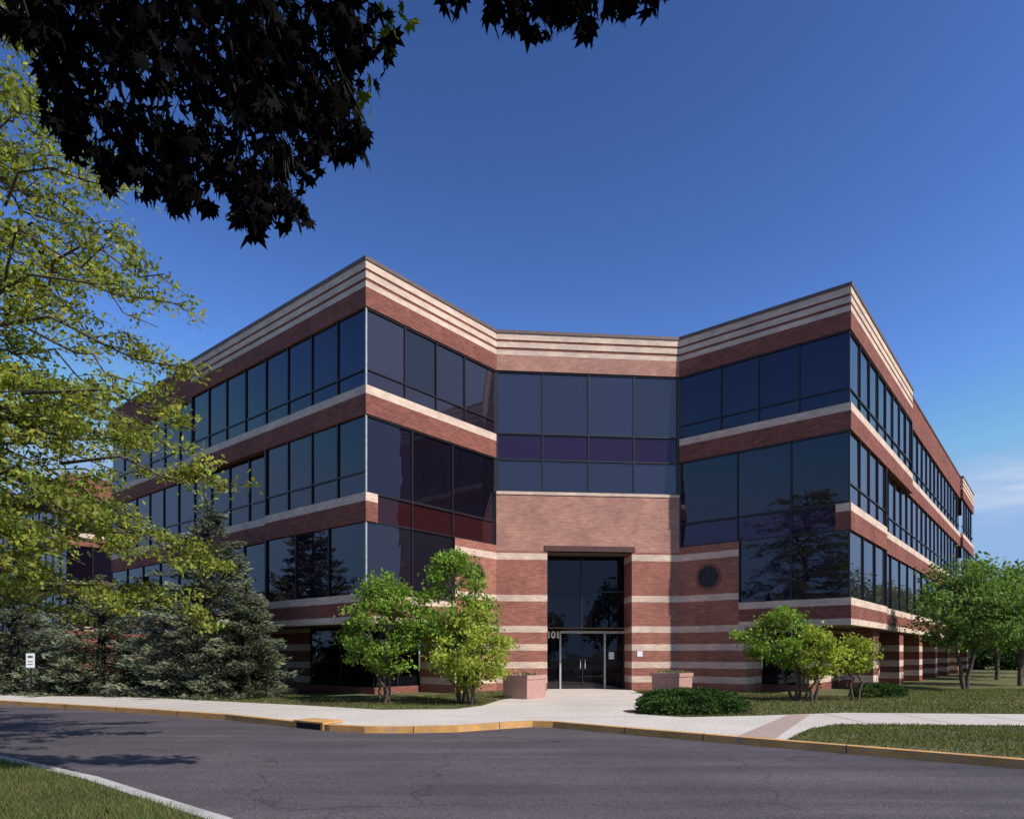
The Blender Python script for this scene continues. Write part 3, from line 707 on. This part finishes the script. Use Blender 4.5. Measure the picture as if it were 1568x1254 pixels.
M_PLANT = simple('pink_concrete', (.46, .26, .225), .8, 0, 14, .15, .004)
M_SOIL = simple('soil', (.04, .028, .02), .95)
def planter(c, s=1.05, h=.78):
    rt = root('concrete_planter', (c[0], c[1], 0)); b = B(); o = Vector(c)
    def rg(k): return [o+u*(a*k)+v*(d*k) for a, d in ((-.5, .5), (-.5, -.5), (.5, -.5), (.5, .5))]
    lv = [(s*.94, .0), (s*.95, .04), (s*.98, h-.16), (s*1.03, h-.13), (s*1.03, h), (s*.9, h), (s*.88, h-.1)]
    for (k0, z0), (k1, z1) in zip(lv[:-1], lv[1:]):
        A, C = rg(k0), rg(k1)
        for i in range(4):
            j = (i+1) % 4; b.face([(A[i].x, A[i].y, z0), (A[j].x, A[j].y, z0), (C[j].x, C[j].y, z1), (C[i].x, C[i].y, z1)], M_PLANT)
    A = rg(s*.88); b.face([(p.x, p.y, h-.1) for p in A], M_SOIL)
    b.build('tub', rt)
    m = 200; P = np.array([c[0], c[1], h])+R.uniform(-.45, .45, (m, 1))*np.array([[u.x, u.y, 0]])+R.uniform(-.45, .45, (m, 1))*np.array([[v.x, v.y, 0]])+np.column_stack([np.zeros(m), np.zeros(m), R.uniform(-.08, .08, m)])
    V, F = leafquads(P, .08, .6); a = Acc(); a.add(V, F, leafcols(m, 4)); a.obj('plants', M_MID, rt)
    m = 60; P = P[:m]+np.array([0, 0, .05]); V, F = leafquads(P, .05, .9); a = Acc(); a.add(V, F, leafcols(m, 4)); a.obj('flowers', M_PINK, rt)
planter((.42, 22.5)); planter((5.95, 24.9), 1.12)
sg = root('parking_sign', (-16.9, 23.2, 0)); b = B(); w = Wall((-17.0, 23.4), (-16.6, 23.4))
obox(b, w, .18, .22, -.02, .02, -.02, 1.5, M_MULL); obox(b, w, .05, .35, .021, .035, 1.0, 1.5, M_WHITE)
obox(b, w, .11, .29, .035, .038, 1.34, 1.42, M_CAP); obox(b, w, .11, .29, .035, .038, 1.2, 1.23, M_CAP); obox(b, w, .11, .29, .035, .038, 1.1, 1.13, M_CAP)
b.build('post_and_plate', sg)

# ------------------------------------------------------------------ light
az = math.radians(37); el = math.radians(43)
s = Vector((math.cos(az)*math.cos(el), -math.sin(az)*math.cos(el), math.sin(el)))
ld = bpy.data.lights.new('sun', 'SUN'); ld.energy = 5.0; ld.angle = math.radians(.5); ld.color = (1, .95, .875)
lo = bpy.data.objects.new('sun', ld); S.collection.objects.link(lo); lo.rotation_euler = (-s).to_track_quat('-Z', 'Y').to_euler(); lo.location = (20, -20, 40)
wd = bpy.data.worlds.new('World'); S.world = wd; wd.use_nodes = True; nt = wd.node_tree
bg = nt.nodes['Background']; sky = N(nt, 'ShaderNodeTexSky', sky_type='NISHITA'); sky.sun_disc = False
sky.sun_elevation = el; sky.sun_rotation = math.atan2(s.x, s.y); sky.air_density = 1.0; sky.dust_density = .6; sky.ozone_density = 2.5
tinted = mixc(nt, sky.outputs[0], (.92, 1.03, 1.7), 1.0, 'MULTIPLY')
gm = N(nt, 'ShaderNodeGamma'); gm.inputs[1].default_value = 1.9; L(nt, tinted, gm.inputs[0])
tinted = mixc(nt, gm.outputs[0], (.74, .53, .19), 1.0, 'MULTIPLY')
tinted = mixc(nt, tinted, (2.7, 4.3, 7.0), 1.0, 'DARKEN')
tc = N(nt, 'ShaderNodeTexCoord')
dist = N(nt, 'ShaderNodeVectorMath', operation='DISTANCE')
mpn = N(nt, 'ShaderNodeMapping'); mpn.inputs['Scale'].default_value = (1, 1, 2.6); L(nt, tc.outputs['Generated'], mpn.inputs[0])
L(nt, mpn.outputs[0], dist.inputs[0]); dist.inputs[1].default_value = (.60, .775, .195*2.6)
mk = ramp(nt, dist.outputs['Value'], [(0, (1, 1, 1)), (.13, (0, 0, 0))])
m2 = N(nt, 'ShaderNodeMapping'); m2.inputs['Scale'].default_value = (3, 3, 22); m2.inputs['Rotation'].default_value = (0, .25, 0); L(nt, tc.outputs['Generated'], m2.inputs[0])
cn = ramp(nt, noise(nt, m2.outputs[0], 1.6, 4, .6), [(.42, (0, 0, 0)), (.75, (1, 1, 1))])
cm = mixc(nt, mk, cn, 1.0, 'MULTIPLY')
colr = mixc(nt, tinted, (6.5, 7.2, 8.4), cm)
L(nt, colr, bg.inputs[0]); bg.inputs[1].default_value = .11

cd = bpy.data.cameras.new('camera'); cam = bpy.data.objects.new('camera', cd); S.collection.objects.link(cam)
cam.location = (0, 0, 1.5); cam.rotation_euler = (math.pi/2, 0, 0)
cd.sensor_fit = 'HORIZONTAL'; cd.sensor_width = 36; cd.lens = 36*1026/1568; cd.shift_y = 373/1568; cd.clip_end = 6000; cd.clip_start = .05
S.camera = cam
